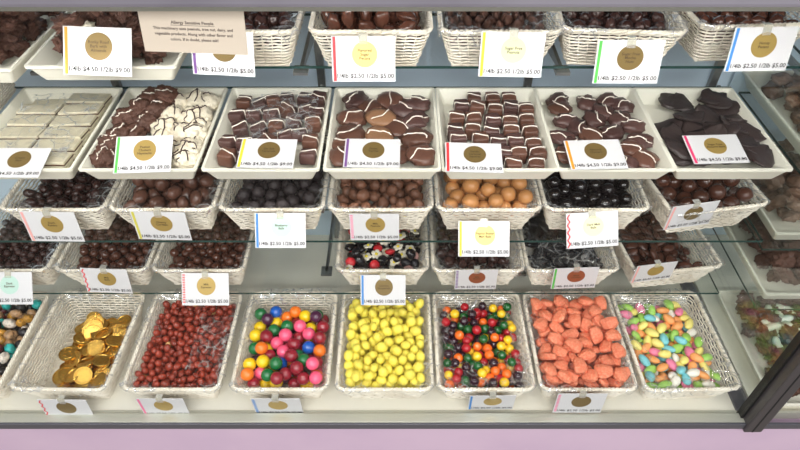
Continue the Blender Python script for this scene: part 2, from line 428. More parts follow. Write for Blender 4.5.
# ------------------------------------------------------------------ candy shapes
def sphere_bm(sub=2): b = bmesh.new(); bmesh.ops.create_icosphere(b, subdivisions=sub, radius=1); return b
def shaped(name, m, sub=3, sx=1, sy=1, sz=1, lump=0, lf=1.6, seed=0, fn=None):
    b = sphere_bm(sub); o = Vector((seed*5.1, seed*2.3, seed*.7))
    for v in b.verts:
        n = v.co.normalized(); k = 1+lump*(noise.noise(n*lf+o)+.5*noise.noise(n*lf*2.3+o))
        v.co = Vector((n.x*sx, n.y*sy, n.z*sz))*k
        if fn: v.co = fn(v.co)
    return mesh_of(name, b, m)
def remat(me, m):
    c = me.copy(); c.materials.clear(); c.materials.append(m); return c
def ball(m, lump=.02): return [shaped('ball', m, 3, lump=lump, seed=s) for s in (1, 2)]
def drizzle_on(bmf, path_n=3, r=.06, w=1.0, ang=0, wig=.25, seed=0, zf=1.03):
    """a thin stripe of icing laid over the top of a unit-sized shape; bmf(x,y)->z of its surface"""
    b = bmesh.new(); pts = []
    for i in range(15):
        t = -w+2*w*i/14; off = wig*math.sin(t*2.4+seed)
        x = t*math.cos(ang)-off*math.sin(ang); y = t*math.sin(ang)+off*math.cos(ang)
        pts.append(Vector((x, y, bmf(x, y)*zf)))
    tube(b, pts, r, False, 6, 1.2)
    return b
# ------------------------------------------------------------------ labels by place in the heap
ORD = ['leftmost', 'second from left', 'third from left', 'fourth from left', 'fifth from left', 'sixth from left']
def zone(u, v):
    a = 'back' if v > .66 else ('front' if v < .33 else 'middle')
    c = 'left' if u < .33 else ('right' if u > .66 else 'centre')
    if a == 'middle' and c == 'centre': return 'centre'
    return a+' '+c
PENDING = []; CANDY = []
def label_set(items, where, group, cat, maxn=6):
    PENDING.append((items, where, group, cat, maxn)); CANDY.extend(it[0] for it in items)
def label_now(items, where, group, cat, maxn=6):
    """items: (object, description, u, v) with u, v in 0..1 across and into the container"""
    D = {}
    for it in items: D.setdefault((it[1], zone(it[2], it[3])), []).append(it)
    for (desc, z), L in D.items():
        L.sort(key=lambda q: q[2])
        for i, it in enumerate(L):
            if len(L) == 1: lab = '%s, %s of %s' % (desc, z, where)
            elif len(L) <= maxn:
                o = ORD[i] if i < len(L)-1 else 'rightmost'
                lab = '%s, %s, %s of %s' % (desc, o, z, where)
            else: lab = '%s, %s of %s' % (desc, z, where)
            tag(it[0], lab, cat, group)

def pack(n, rads, bounds, fz, bias=None, half=None, K=70, rng=None, squash=.88):
    """drop balls one after the other where they come to rest lowest"""
    rng = rng or np.random.RandomState(3)
    x0, x1, y0, y1 = bounds; P = np.zeros((n, 4)); c = 0
    for i in range(n):
        r = rads[i]; xs = rng.uniform(x0+r, x1-r, K); ys = rng.uniform(y0+r, y1-r, K)
        z = np.full(K, fz+r*squash)
        if c:
            Q = P[:c]; dx = xs[:, None]-Q[None, :, 0]; dy = ys[:, None]-Q[None, :, 1]; s = (r+Q[None, :, 3])*.97
            d2 = s*s-dx*dx-dy*dy
            zz = np.where(d2 > 0, Q[None, :, 2]+squash*np.sqrt(np.maximum(d2, 0)), -1)
            z = np.maximum(z, zz.max(axis=1))
        sc = z.copy()
        if bias is not None: sc = sc-np.array([bias(a, b_) for a, b_ in zip(xs, ys)])
        if half is not None:
            hx = BX+(RX-BX)*np.clip(z/HB, 0, 1)-.007; hy = BY+(RY-BY)*np.clip(z/HB, 0, 1)-.007
            sc = np.where((np.abs(xs)+r > hx) | (np.abs(ys)+r > hy), 9, sc)
        j = int(np.argmin(sc))
        if sc[j] > 5: continue
        P[c] = (xs[j], ys[j], z[j], r); c += 1
    return P[:c]
def pile(root, n, kinds, r, fz, where, group, cat, name, bounds=None, bias=None, rvar=.06, seed=1, tilt='any', squash=.88, inbasket=True, scale_z=1):
    """kinds: list of (weight, [meshes], description, object name or None)"""
    rng = np.random.RandomState(seed); rn = random.Random(seed)
    if inbasket: fz = max(.010, fz-.005)
    if bounds is None:
        hx, hy = wall_half(HB*.75); bounds = (-hx+.007, hx-.007, -hy+.007, hy-.007)
    rads = r*(1+rng.uniform(-rvar, rvar, n))
    P = pack(n, rads, bounds, fz, bias, True if inbasket else None, rng=rng, squash=squash)
    Mt = Matrix.Translation(root.location) @ root.rotation_euler.to_matrix().to_4x4()
    W = [k[0] for k in kinds]; items = []
    for x, y, z, rr in P:
        k = rn.choices(kinds, W)[0]; me = rn.choice(k[1])
        o = link_data(k[3] or name, me); o.location = Mt @ Vector((x, y, z))
        if tilt == 'any': o.rotation_euler = (rn.uniform(0, 6.28), rn.uniform(0, 6.28), rn.uniform(0, 6.28))
        elif tilt == 'flat': o.rotation_euler = (rn.gauss(0, .35), rn.gauss(0, .35), rn.uniform(0, 6.28))
        elif tilt == 'low': o.rotation_euler = (rn.gauss(0, .15), rn.gauss(0, .15), rn.uniform(0, 6.28))
        o.scale = (rr, rr, rr)
        items.append((o, k[2], (x-bounds[0])/(bounds[1]-bounds[0]), (y-bounds[2])/(bounds[3]-bounds[2])))
    label_set(items, where, group, cat)
    return items

# ------------------------------------------------------------------ price cards
def text_mesh(s, size, m, align='CENTER', spacing=1.0):
    cu = bpy.data.curves.new('t', 'FONT'); cu.body = s; cu.size = size; cu.align_x = align; cu.align_y = 'CENTER'
    cu.resolution_u = 2; cu.space_line = spacing; cu.offset = size*.018
    o = bpy.data.objects.new('t', cu); C.objects.link(o)
    bpy.context.view_layer.update()
    dg = bpy.context.evaluated_depsgraph_get()
    me = bpy.data.meshes.new_from_object(o.evaluated_get(dg)); bpy.data.objects.remove(o); bpy.data.curves.remove(cu)
    me.materials.clear(); me.materials.append(m); me.name = 'lettering'
    return me
PRICE = {}
def price_mesh(lo):
    if lo not in PRICE: PRICE[lo] = text_mesh('1/4lb $%s 1/2lb $%s' % (('4.50', '9.00') if lo else ('2.50', '5.00')), .0096, M['ink'])
    return PRICE[lo]
CW, CH = .098, .068
b = bmesh.new(); box(b, -CW/2, CW/2, -CH, 0, -.0012, 0); CARD = mesh_of('card', b, M['card'], False)
b = bmesh.new(); bmesh.ops.create_circle(b, cap_ends=True, segments=40, radius=.0195)
g = bmesh.ops.extrude_face_region(b, geom=list(b.faces)); bmesh.ops.translate(b, vec=(0, 0, .0004), verts=[v for v in g['geom'] if isinstance(v, bmesh.types.BMVert)])
bmesh.ops.recalc_face_normals(b, faces=b.faces)
STICK = mesh_of('round_sticker', b, M['gold'], False)
def stripe_bm(style):
    b = bmesh.new(); x = -CW/2+.0045
    if style == 'solid': box(b, x-.0022, x+.0022, -CH+.001, -.001, 0, .0003)
    elif style == 'zig':
        n = 9
        for i in range(n):
            y0 = -.002-(CH-.004)*i/n; y1 = -.002-(CH-.004)*(i+1)/n; s = 1 if i % 2 else -1
            vs = [b.verts.new(p) for p in ((x-s*.0022-.0014, y0, .0003), (x-s*.0022+.0014, y0, .0003), (x+s*.0022+.0014, y1, .0003), (x+s*.0022-.0014, y1, .0003))]
            b.faces.new(vs)
    else:
        for i in range(12):
            y0 = -.003-(CH-.006)*i/12
            box(b, x-.0026, x+.0026, y0-.0026, y0, 0, .0003)
    bmesh.ops.recalc_face_normals(b, faces=b.faces)
    return b
b = bmesh.new(); box(b, -.0065, .0065, -.012, .004, .0003, .0014); box(b, -.0065, .0065, .003, .0045, -.009, .0014); CLIP = mesh_of('clip', b, M['clip'], False)
SM = {}
def card(top, theta, roll, yaw, stripe, style, sticker, words, hi, where, clip=True, wscale=1.0):
    desc = {'gold': 'gold', 'gold_dim': 'dim gold', 'gold_glint': 'glinting gold', 'glint_green': 'green glinting', 'pale_teal': 'pale teal',
            'glint_yellow': 'yellow glinting', 'copper': 'copper brown'}[sticker]
    sc = {'palered': 'pale red', 'olive': 'yellow green'}.get(stripe, stripe)
    o = link_data('price_card', CARD); o.location = top
    R = Euler((0, 0, yaw)).to_matrix() @ Euler((PI/2-theta, 0, 0)).to_matrix() @ Euler((0, 0, roll)).to_matrix()
    o.rotation_euler = R.to_euler(); o.scale = (wscale,)*3
    tag(o, 'white price card, %s %s edge, %s sticker, %s' % (sc.replace(' ', '-'), {'solid': 'striped', 'zig': 'zigzag', 'dot': 'dotted'}[style], desc, where),
        'price card', 'price cards of the display case')
    k = (stripe, style)
    if k not in SM: SM[k] = mesh_of('edge_stripe', stripe_bm(style), M['s_'+stripe], False)
    link_data('edge_stripe', SM[k], o, (0, 0, .0001))
    if ('st', sticker) not in SM: SM['st', sticker] = remat(STICK, M[sticker])
    s = link_data('round_sticker', SM['st', sticker], o, (.002, -.027, .0001)); s['label'] = 'round %s sticker' % desc
    if words:
        if words not in SM: SM[words] = text_mesh(words, .0062, M['ink_brown'], spacing=.95)
        link_data('sticker_lettering', SM[words], s, (0, 0, .0007))
    link_data('price_lettering', price_mesh(hi), o, (.002, -.0595, .0004))
    if clip: link_data('clip', CLIP, o)
    return o

# ================================================================== ROW 5: the bright candy on the deck
D = math.radians
def R5(x): return (x, .624+.126, DECK)
G5 = 'wicker baskets along the bottom of the case'
X5 = [-.886, -.672, -.452, -.238, -.031, .170, .372, .574]
b50 = basket(R5(X5[0]), 0, 'white wicker basket of mixed candy pebbles at the bottom left corner', G5, .022)
b51 = basket(R5(X5[1]), D(-1), 'white wicker basket half empty with gold foil coins', G5, None, 2)
b52 = basket(R5(X5[2]), 0, 'white wicker basket full of reddish brown sugared peanuts', G5, .036, 0)
b53 = basket(R5(X5[3]), 0, 'white wicker basket of large multicoloured gumballs', G5, .014, 2)
b54 = basket(R5(X5[4]), 0, 'white wicker basket full of yellow lemon candies', G5, .03, 1)
b55 = basket(R5(X5[5]), 0, 'white wicker basket of small multicoloured sour balls', G5, .024, 3)
b56 = basket(R5(X5[6]), 0, 'white wicker basket of orange sugared jelly candies', G5, .03, 1)
b57 = basket(R5(X5[7]), D(1.5), 'white wicker basket of pastel candy almonds beside the corner post', G5, .024, 3)
# pebbles
peb = lambda m: [shaped('pebble', m, 3, 1.15, .9, .85, .14, seed=s) for s in (1, 2)]
pile(b50, 170, [(4, peb(M['rock_tan']), 'tan candy pebble', None), (4, peb(M['rock_black']), 'black candy pebble', None), (3, peb(M['rock_teal']), 'teal candy pebble', None),
     (2, peb(M['rock_white']), 'white candy pebble', None), (3, peb(M['rock_gold']), 'golden candy pebble', None), (1.5, peb(M['rock_maroon']), 'maroon candy pebble', None)],
     .0105, .022, 'the pebble candy basket', 'mixed candy pebbles in the left basket', 'candy', 'candy_pebble', seed=11, rvar=.15)
# coins
def coin_mesh():
    b = bmesh.new(); prof = [(0, .09), (.7, .09), (.74, .07), (.82, .07), (.86, .12), (.97, .12), (1, .07), (1, -.07), (.97, -.12), (.86, -.12), (.82, -.07), (.74, -.07), (.7, -.09), (0, -.09)]
    n = 36; rings = []
    for r, z in prof:
        rings.append([b.verts.new((0, 0, z))] if r == 0 else [b.verts.new((r*math.cos(2*PI*i/n), r*math.sin(2*PI*i/n), z)) for i in range(n)])
    for A, B in zip(rings, rings[1:]):
        for i in range(n):
            if len(A) == 1: b.faces.new((A[0], B[i], B[(i+1) % n]))
            elif len(B) == 1: b.faces.new((A[i], B[0], A[(i+1) % n]))
            else: b.faces.new((A[i], B[i], B[(i+1) % n], A[(i+1) % n]))
    # raised diamond and dots struck in the middle
    bmesh.ops.recalc_face_normals(b, faces=b.faces)
    for sgn in (1, -1):
        for i in range(5):
            a = 2*PI*i/5+.3; x, y = .38*math.cos(a), .38*math.sin(a); box(b, x-.11, x+.11, y-.11, y+.11, min(sgn*.09, sgn*.12), max(sgn*.09, sgn*.12))
    return mesh_of('coin', b, M['coin'], False)
COIN = coin_mesh(); rn = random.Random(5); coins = []
Mt = Matrix.Translation(b51.location) @ b51.rotation_euler.to_matrix().to_4x4()
hts = []
for i in range(66):
    best = None
    for _ in range(26):
        x = rn.uniform(-.042, .054); y = rn.uniform(-.083, .072)
        z = .0085
        for (a, c_, h) in hts:
            d = math.hypot(a-x, c_-y)
            if d < .0335: z = max(z, h+.0052*(1 if d < .024 else .8))
        s = z-.006*(1-abs(y+.01)/.1)-.004*(x/.06)
        if best is None or s < best[0]: best = (s, x, y, z)
    _, x, y, z = best; hts.append((x, y, z))
    o = link_data('foil_coin', COIN); o.location = Mt @ Vector((x, y, z+.001)); o.scale = (.0185,)*3
    o.rotation_euler = (rn.gauss(0, .22), rn.gauss(0, .22), rn.uniform(0, 6))
    coins.append((o, 'gold foil coin', (x+.03)/.092, (y+.092)/.147))
for i in range(6):                                      # a leaning roll of coins at the back left of the heap
    o = link_data('foil_coin', COIN); o.location = Mt @ Vector((-.012+.0055*(i % 2), .072-.0065*i, .040-.0015*i)); o.scale = (.0175,)*3
    o.rotation_euler = (D(52), D(4), .15*i)
    tag(o, 'gold foil coin leaning in the slanted stack, %s' % (['rearmost', 'second from the back', 'third from the back', 'third from the front', 'second from the front', 'foremost'][i]), 'coin', 'gold foil coins')
label_set(coins, 'the coin basket', 'gold foil coins', 'coin')
# peanuts
nut = lambda m: [shaped('nut', m, 3, 1.2, .95, .9, .07, 1.5, seed=s) for s in (1, 2, 3)]
NUTR = nut(M['nut_red'])
pile(b52, 400, [(60, NUTR, 'reddish brown sugared peanut', None), (1, nut(M['nut_pale']), 'pale bare peanut', None)], .0073, .034, 'the peanut basket',
     'sugared peanuts', 'nut', 'sugared_peanut', seed=12, rvar=.12)
# gumballs
GB = {n: ball(M['gum_'+n], .008) for n in ('red', 'pink', 'yellow', 'orange', 'green', 'blue', 'purple')}
hx, hy = wall_half(HB*.75)
pile(b53, 104, [(w, GB[n], '%s gumball' % d, None) for n, w, d in (('red', 9, 'dark red'), ('pink', 4.5, 'pink'), ('yellow', 3.2, 'yellow'), ('orange', 2.6, 'orange'), ('green', 1.8, 'green'), ('blue', 2.2, 'blue'), ('purple', 1.8, 'purple'))],
     .0137, .014, 'the gumball basket', 'gumballs', 'gumball', 'gumball', seed=13, rvar=.03, bounds=(-hx+.008, hx-.006, -hy+.007, hy-.035))
# lemon drops
lem = [shaped('lemon', M['lemon'], 3, 1.12, .95, .85, .05, seed=s) for s in (1, 2, 3)]
pile(b54, 240, [(1, lem, 'yellow sugared lemon candy', None)], .0107, .028, 'the lemon candy basket', 'yellow lemon candies', 'candy', 'lemon_candy', seed=14, rvar=.1,
     bounds=(-hx+.007, hx-.007, -hy+.007, hy-.02))
# sour balls
SB = {n: ball(M['sour_'+n], .01) for n in ('red', 'yellow', 'orange', 'green', 'grape')}
pile(b55, 225, [(w, SB[n], '%s sour ball' % n.replace('grape', 'dark grape'), None) for n, w in (('red', 5), ('yellow', 3), ('orange', 4), ('green', 5.5), ('grape', 4))],
     .0098, .022, 'the sour ball basket', 'sour balls', 'candy', 'sour_ball', seed=15, rvar=.06, bounds=(-hx+.009, hx-.009, -hy+.007, hy-.02))
# orange jellies: ridged half-round wedges
def jelly_mesh(seed):
    b = bmesh.new(); n, m = 20, 26; rings = []          # a blunt shell-ridged wedge
    for i in range(n+1):
        t = i/n; x = -1.05+2.1*t; s = min(1, (math.sin(PI*(.09+.82*t))**.42)); ring = []
        for j in range(m):
            a = 2*PI*j/m; y = math.copysign(abs(math.cos(a))**.75, math.cos(a))*.86*s*(.8+.35*t); z = math.copysign(abs(math.sin(a))**.8, math.sin(a))*.6*s
            if z < 0: z *= .6
            k = 1+.11*math.cos(a*7)+.10*noise.noise(Vector((x*1.6, a, seed*3)))
            ring.append(b.verts.new((x*(1+.06*math.cos(a*8)), y*k+.15*(1-x*x), z*k)))
        rings.append(ring)
    for A, B in zip(rings, rings[1:]):
        for j in range(m): b.faces.new((A[j], A[(j+1) % m], B[(j+1) % m], B[j]))
    b.faces.new(rings[0][::-1]); b.faces.new(rings[-1]); bmesh.ops.recalc_face_normals(b, faces=b.faces)
    return mesh_of('jelly', b, M['jelly'])
JL = [jelly_mesh(s) for s in (1, 2, 3)]
pile(b56, 140, [(1, JL, 'orange sugared jelly candy', None)], .0150, .022, 'the orange jelly basket', 'orange jelly candies', 'candy', 'jelly_candy', seed=16, rvar=.1, tilt='flat', squash=.62,
     bounds=(-hx+.002, hx-.004, -hy+.004, hy-.016))
# candy almonds
def alm(m): return [shaped('almond', m, 3, 1.38, .86, .72, .03, seed=s, fn=lambda c: Vector((c.x, c.y*(1-.22*c.x/1.5), c.z))) for s in (1, 2)]
pile(b57, 190, [(w, alm(M['alm_'+n]), '%s candy almond' % n, None) for n, w in (('green', 6), ('yellow', 4), ('pink', 4), ('orange', 4), ('blue', 2.5), ('white', 2))],
     .0104, .022, 'the pastel almond basket', 'pastel candy almonds', 'candy almond', 'candy_almond', seed=17, rvar=.08, tilt='flat', squash=.72,
     bounds=(-hx+.007, hx-.018, -hy+.005, hy-.01))

# ================================================================== ROW 4
G4 = 'wicker baskets on the lowest glass shelf'
def R4(x): return (x, .829+.126, ZD)
X4 = [-.828, -.622, -.42, -.037, .163, .360, .566]
b40 = basket(R4(X4[0]), 0, 'white wicker basket of small dark chocolate balls, leftmost on the lowest glass shelf', G4, .024, 1)
b41 = basket(R4(X4[1]), 0, 'white wicker basket of brown chocolate balls, second from left on the lowest shelf', G4, .024, 0)
b42 = basket(R4(X4[2]), 0, 'white wicker basket of smooth brown chocolate balls beside the empty gap', G4, .024, 2)
b44 = basket(R4(X4[3]), 0, 'white wicker basket of black candies mixed with red and cream pieces', G4, .03, 2)
b45 = basket(R4(X4[4]), 0, 'white wicker basket of brown chocolate lumps behind the yellow sticker card', G4, .024, 1)
b46 = basket(R4(X4[5]), 0, 'white wicker basket of black licorice pieces under cling film', G4, .026, 3)
b47 = basket(R4(X4[6]), D(7), 'white wicker basket of brown chocolate almonds at the right end of the lowest shelf', G4, .024, 0)
up = lambda s: (lambda x, y: s*(y+.1))          # heaps rise towards the back
BC = ball(M['ball_chocolate']); BD = ball(M['dark_chocolate'])
pile(b40, 210, [(1, BD, 'small dark chocolate ball', None)], .0088, .024, 'the leftmost basket, lowest shelf', 'dark chocolate balls', 'chocolate', 'dark_chocolate_ball', seed=21, bias=up(.1))
pile(b41, 215, [(1, BC, 'round brown chocolate ball', None)], .0096, .024, 'the second basket, lowest shelf', 'brown chocolate balls', 'chocolate', 'chocolate_ball', seed=22, bias=up(.12))
pile(b42, 215, [(1, BC, 'smooth brown chocolate ball', None)], .0096, .024, 'the basket beside the empty gap', 'smooth brown chocolate balls', 'chocolate', 'smooth_chocolate_ball', seed=23, bias=up(.12))
def flower_mesh():
    b = bmesh.new()
    for i in range(5):
        a = 2*PI*i/5; r = bmesh.ops.create_icosphere(b, subdivisions=2, radius=.5)
        bmesh.ops.scale(b, vec=(1, 1, .45), verts=r['verts']); bmesh.ops.translate(b, vec=(.62*math.cos(a), .62*math.sin(a), 0), verts=r['verts'])
    r = bmesh.ops.create_icosphere(b, subdivisions=2, radius=.32); bmesh.ops.translate(b, vec=(0, 0, .16), verts=r['verts'])
    for f in b.faces: f.material_index = 0
    for v in r['verts']:
        for f in v.link_faces: f.material_index = 1
    return mesh_of('flower', b, [M['np_white'], M['np_yellow']])
pile(b44, 170, [(12, [shaped('blk', M['black_gloss'], 3, 1.1, .9, .8, .2, seed=s) for s in (1, 2)], 'glossy black candy drop', None),
     (3, [shaped('rd', M['np_red'], 3, 1, 1, .6, .06)], 'red candy button', None), (3.4, [flower_mesh()], 'cream flower shaped candy', 'flower_candy'),
     (2, [shaped('pk', M['np_pink'], 3, 1.15, 1.15, .5, .08)], 'dusty pink sprinkled button', None)],
     .0108, .03, 'the mixed black candy basket', 'mixed black, red and cream candies', 'candy', 'mixed_candy', seed=24, bias=up(.1), tilt='flat')
LUMP = lambda m, a=.35: [shaped('lump', m, 3, 1.15, .95, .85, a, 1.9, seed=s) for s in (1, 2, 3)]
pile(b45, 120, [(1, LUMP(M['dark_chocolate']), 'lumpy brown chocolate piece', None)], .0115, .024, 'the basket behind the yellow card', 'brown chocolate lumps', 'chocolate', 'chocolate_lump', seed=25, bias=up(.1))
def cap_mesh():
    b = bmesh.new(); tube(b, [Vector((-1.9, 0, 0)), Vector((-1.8, 0, 0)), Vector((-.6, .08, 0)), Vector((.6, .12, 0)), Vector((1.8, 0, 0)), Vector((1.9, 0, 0))], [.35, .55, .6, .6, .55, .35], False, 10)
    return mesh_of('licorice', b, M['black_gloss'])
pile(b46, 150, [(1, [cap_mesh()], 'black licorice stick', None)], .0098, .026, 'the licorice basket', 'black licorice sticks', 'candy', 'licorice_stick', seed=26, bias=up(.12), tilt='flat', squash=.7, bounds=(-hx+.017, hx-.017, -hy+.017, hy-.017))
ALC = [shaped('alc', M['ball_chocolate'], 3, 1.4, .95, .6, .08, seed=s) for s in (1, 2)]
pile(b47, 150, [(1, ALC, 'brown chocolate almond', None)], .0108, .024, 'the right end basket, lowest shelf', 'brown chocolate almonds', 'chocolate', 'chocolate_almond', seed=27, bias=up(.1), tilt='flat', squash=.75,
     bounds=(-hx+.007, hx-.025, -hy+.007, hy-.007))

# ================================================================== ROW 3
G3 = 'wicker baskets on the shelf below the trays'
def R3(x): return (x, .805+.126, ZC)
X3 = [-.636, -.437, -.236, -.036, .163, .361, .556]
b31 = basket(R3(X3[0]), 0, 'white wicker basket of small dark chocolates, leftmost on the shelf below the trays', G3, .03, 3)
b32 = basket(R3(X3[1]), 0, 'white wicker basket of large brown chocolate ovals, left of the dark dusty ones', G3, .028, 1)
b33 = basket(R3(X3[2]), 0, 'white wicker basket of dusty blackish chocolate balls', G3, .028, 0)
b34 = basket(R3(X3[3]), 0, 'white wicker basket of dull milk brown chocolate nuts', G3, .028, 2)
b35 = basket(R3(X3[4]), 0, 'white wicker basket of tan malt balls', G3, .022, 1)
b36 = basket(R3(X3[5]), 0, 'white wicker basket of glossy black chocolate balls', G3, .028, 0)
b37 = basket(R3(X3[6]+.012), D(9), 'white wicker basket of large glossy brown malt balls, right end below the trays', G3, .022, 3)
pile(b31, 190, [(1, [shaped('sm', M['dark_chocolate'], 3, 1.2, .9, .85, .1, seed=s) for s in (1, 2)], 'small dark chocolate piece', None)], .0092, .03, 'the leftmost basket under the trays', 'small dark chocolates', 'chocolate', 'chocolate_piece', seed=31)
pile(b32, 88, [(1, [shaped('ov', M['milk_chocolate'], 3, 1.2, .95, .8, .12, seed=s) for s in (1, 2, 3)], 'large brown chocolate oval', None)], .0142, .028, 'the basket of chocolate ovals', 'large chocolate ovals', 'chocolate', 'chocolate_oval', seed=32)
pile(b33, 110, [(1, [shaped('du', M['dusty_chocolate'], 3, 1.05, 1, .95, .14, 2, seed=s) for s in (1, 2, 3)], 'dusty blackish chocolate ball', None)], .0122, .028, 'the dusty dark chocolate basket', 'dusty dark chocolate balls', 'chocolate', 'dusty_chocolate_ball', seed=33)
pile(b34, 125, [(1, LUMP(M['plain_milk'], .2), 'dull milk chocolate nut', None)], .0115, .028, 'the milk brown nut basket', 'milk brown chocolate nuts', 'chocolate', 'chocolate_nut', seed=34)
pile(b35, 74, [(1, ball(M['tan_malt'], .015), 'tan malt ball', None)], .0152, .022, 'the tan malt ball basket', 'tan malt balls', 'malt ball', 'malt_ball', seed=35, rvar=.1)
pile(b36, 112, [(1, ball(M['black_chocolate'], .03), 'glossy black chocolate ball', None)], .0122, .028, 'the black chocolate basket', 'glossy black chocolate balls', 'chocolate', 'black_chocolate_ball', seed=36)
pile(b37, 74, [(1, BC, 'glossy brown malt ball', None)], .0150, .022, 'the right end malt ball basket', 'large brown malt balls', 'malt ball', 'malt_ball', seed=37, rvar=.1)

# ================================================================== ROW 2: trays
GT = 'white plastic trays on the middle shelf'
X2 = [-.645, -.438, -.233, -.030, .168, .361, .557]
ty = .783+.130
trays = []
for x, l in zip(X2, ['white plastic tray of flat cream coloured candy bars at the left end', 'white plastic tray split between brown and white drizzled clusters',
                     'white plastic tray of drizzled chocolate squares under cling film', 'white plastic tray of large drizzled milk chocolate turtles',
                     'white plastic tray of neat rows of striped caramel squares', 'white plastic tray of drizzled chocolate ovals beside the striped squares',
                     'white plastic tray of plain flat dark chocolate pieces at the right end']):
    trays.append(tray((x, ty, ZB), 0, l, GT))
TF = ZB+.0036                    # level of the tray floor
def place(tr, name, parts, px, py, s, rz, dz=0, rx=0, ry=0):
    """one sweet at its own spot in a tray; parts = [(part name, mesh)], the first is the body"""
    z = TF+s*(.78 if 'cluster' in name else .64)+dz; p = on_z(px, py, z)
    hx_, hy_ = .083-s*.6, .114-s*(1.15 if 'cluster' in name else .6)
    c = tr.location; p.x = max(c.x-hx_, min(c.x+hx_, p.x)); p.y = max(c.y-hy_, min(c.y+hy_, p.y))
    o = link_data(name, parts[0][1]); o.location = p; o.scale = (s,)*3; o.rotation_euler = (rx, ry, rz)
    for n, me in parts[1:]: link_data(n, me, o)
    return (o, (p.x-c.x)/.156+.5, (p.y-c.y)/.226+.5)
rn = random.Random(9)
# T1 flat bars
def bar_mesh():
    b = bmesh.new(); box(b, -.037, .037, -.0178, .0178, .0, .004, bev=.0012); box(b, -.0372, .0372, -.0181, .0181, .004, .0064, mi=1); box(b, -.037, .037, -.0178, .0178, .0062, .0112, bev=.0014)
    return mesh_of('bar', b, [M['bar_white'], M['bar_brown']], False)
BAR = bar_mesh(); its = []
for layer in (0, 1):
    for c_ in range(2):
        for r_ in range(6):
            if layer and (r_ == 5 and c_ == 0): continue
            x = X2[0]-.0385+c_*.0775+rn.uniform(-.0015, .0015); y = ty-.095+r_*.0385+rn.uniform(-.001, .001)+layer*.003
            o = link_data('candy_bar', BAR); o.location = (x, y, TF+.0002+layer*.0132); o.rotation_euler = (D(-6) if layer else 0, rn.gauss(0, .01), rn.gauss(0, .025))
            if layer: tag(o, 'flat cream candy bar, %s row from the front, %s column, on top' % (['first', 'second', 'third', 'fourth', 'fifth', 'sixth'][r_], ['left', 'right'][c_]), 'candy bar', 'cream candy bars')
            else: tag(o, 'flat cream candy bar lying under another, %s row from the front, %s column' % (['first', 'second', 'third', 'fourth', 'fifth', 'sixth'][r_], ['left', 'right'][c_]), 'candy bar', 'cream candy bars')
# clusters with drizzle
def cluster(m, dm, seed, sx=1.05, sy=.9, sz=.75, lump=.3, lf=2.4, nd=2, sub=4):
    o_ = Vector((seed*5.1, seed*2.3, seed*.7))
    def rad(n): return 1+lump*(noise.noise(n*lf+o_)+.6*noise.noise(n*lf*2.5+o_)+.35*noise.noise(n*lf*6+o_))
    b = sphere_bm(sub)
    for v in b.verts:
        n = v.co.normalized(); v.co = Vector((n.x*sx, n.y*sy, n.z*sz))*rad(n)
    body = mesh_of('body', b, m)
    rr = random.Random(seed); b = bmesh.new()
    for k in range(nd):
        pts = []; ang = rr.uniform(-.6, .6)+k*1.2+seed; off = rr.uniform(-.25, .25); w = rr.uniform(.55, 1.1)
        for i in range(17):
            t = (-w+2*w*i/16); q = off+.16*math.sin(3*t+seed)
            n = Vector((math.sin(t)*math.cos(ang)-q*math.sin(ang), math.sin(t)*math.sin(ang)+q*math.cos(ang), max(.05, math.cos(t)))).normalized()
            pts.append(Vector((n.x*sx, n.y*sy, n.z*sz))*rad(n)*1.03)
        tube(b, pts, [.025]+[.05]*15+[.025], False, 6)
    return [('body', body), ('drizzle', mesh_of('drizzle', b, dm))]
HAY = [cluster(M['rough_chocolate'], M['drizzle_white'], s, lump=.38, nd=1) for s in (1, 2, 3)]
WHT = [cluster(M['white_choc'], M['drizzle_dark'], s, lump=.3) for s in (4, 5, 6)]
A = []
for i, (x, y, h) in enumerate([(153, 98, .028), (165, 96, .03), (141, 108, .024), (157, 110, .02), (128, 118, .016), (148, 123, .012), (120, 135, .010), (134, 134, .006), (103, 145, .004), (114, 141, .006),
                  (96, 159, 0), (109, 163, 0), (122, 150, 0), (136, 148, 0), (92, 148, 0), (140, 160, 0), (125, 164, 0)]):
    q = place(trays[1], 'coconut_cluster', rn.choice(HAY), x, y, .0225, rn.uniform(0, 6), h); A.append((q[0], 'rough brown chocolate cluster', q[1], q[2]))
label_set(A, 'the split cluster tray', 'brown drizzled clusters', 'chocolate cluster'); A = []
for i, (x, y, h) in enumerate([(178, 103, .012), (196, 101, .012), (213, 103, .008), (174, 116, .012), (192, 119, .014), (207, 116, .012), (165, 128, .01), (184, 133, .01), (200, 134, .01), (162, 140, .002), (188, 150, .006), (182, 163, 0), (195, 163, 0), (201, 149, .004), (206, 128, .006), (170, 152, 0), (208, 140, 0)]):
    q = place(trays[1], 'white_cluster', rn.choice(WHT), x, y, .0225, rn.uniform(0, 6), h); A.append((q[0], 'white drizzled cluster', q[1], q[2]))
label_set(A, 'the split cluster tray', 'white drizzled clusters', 'chocolate cluster')
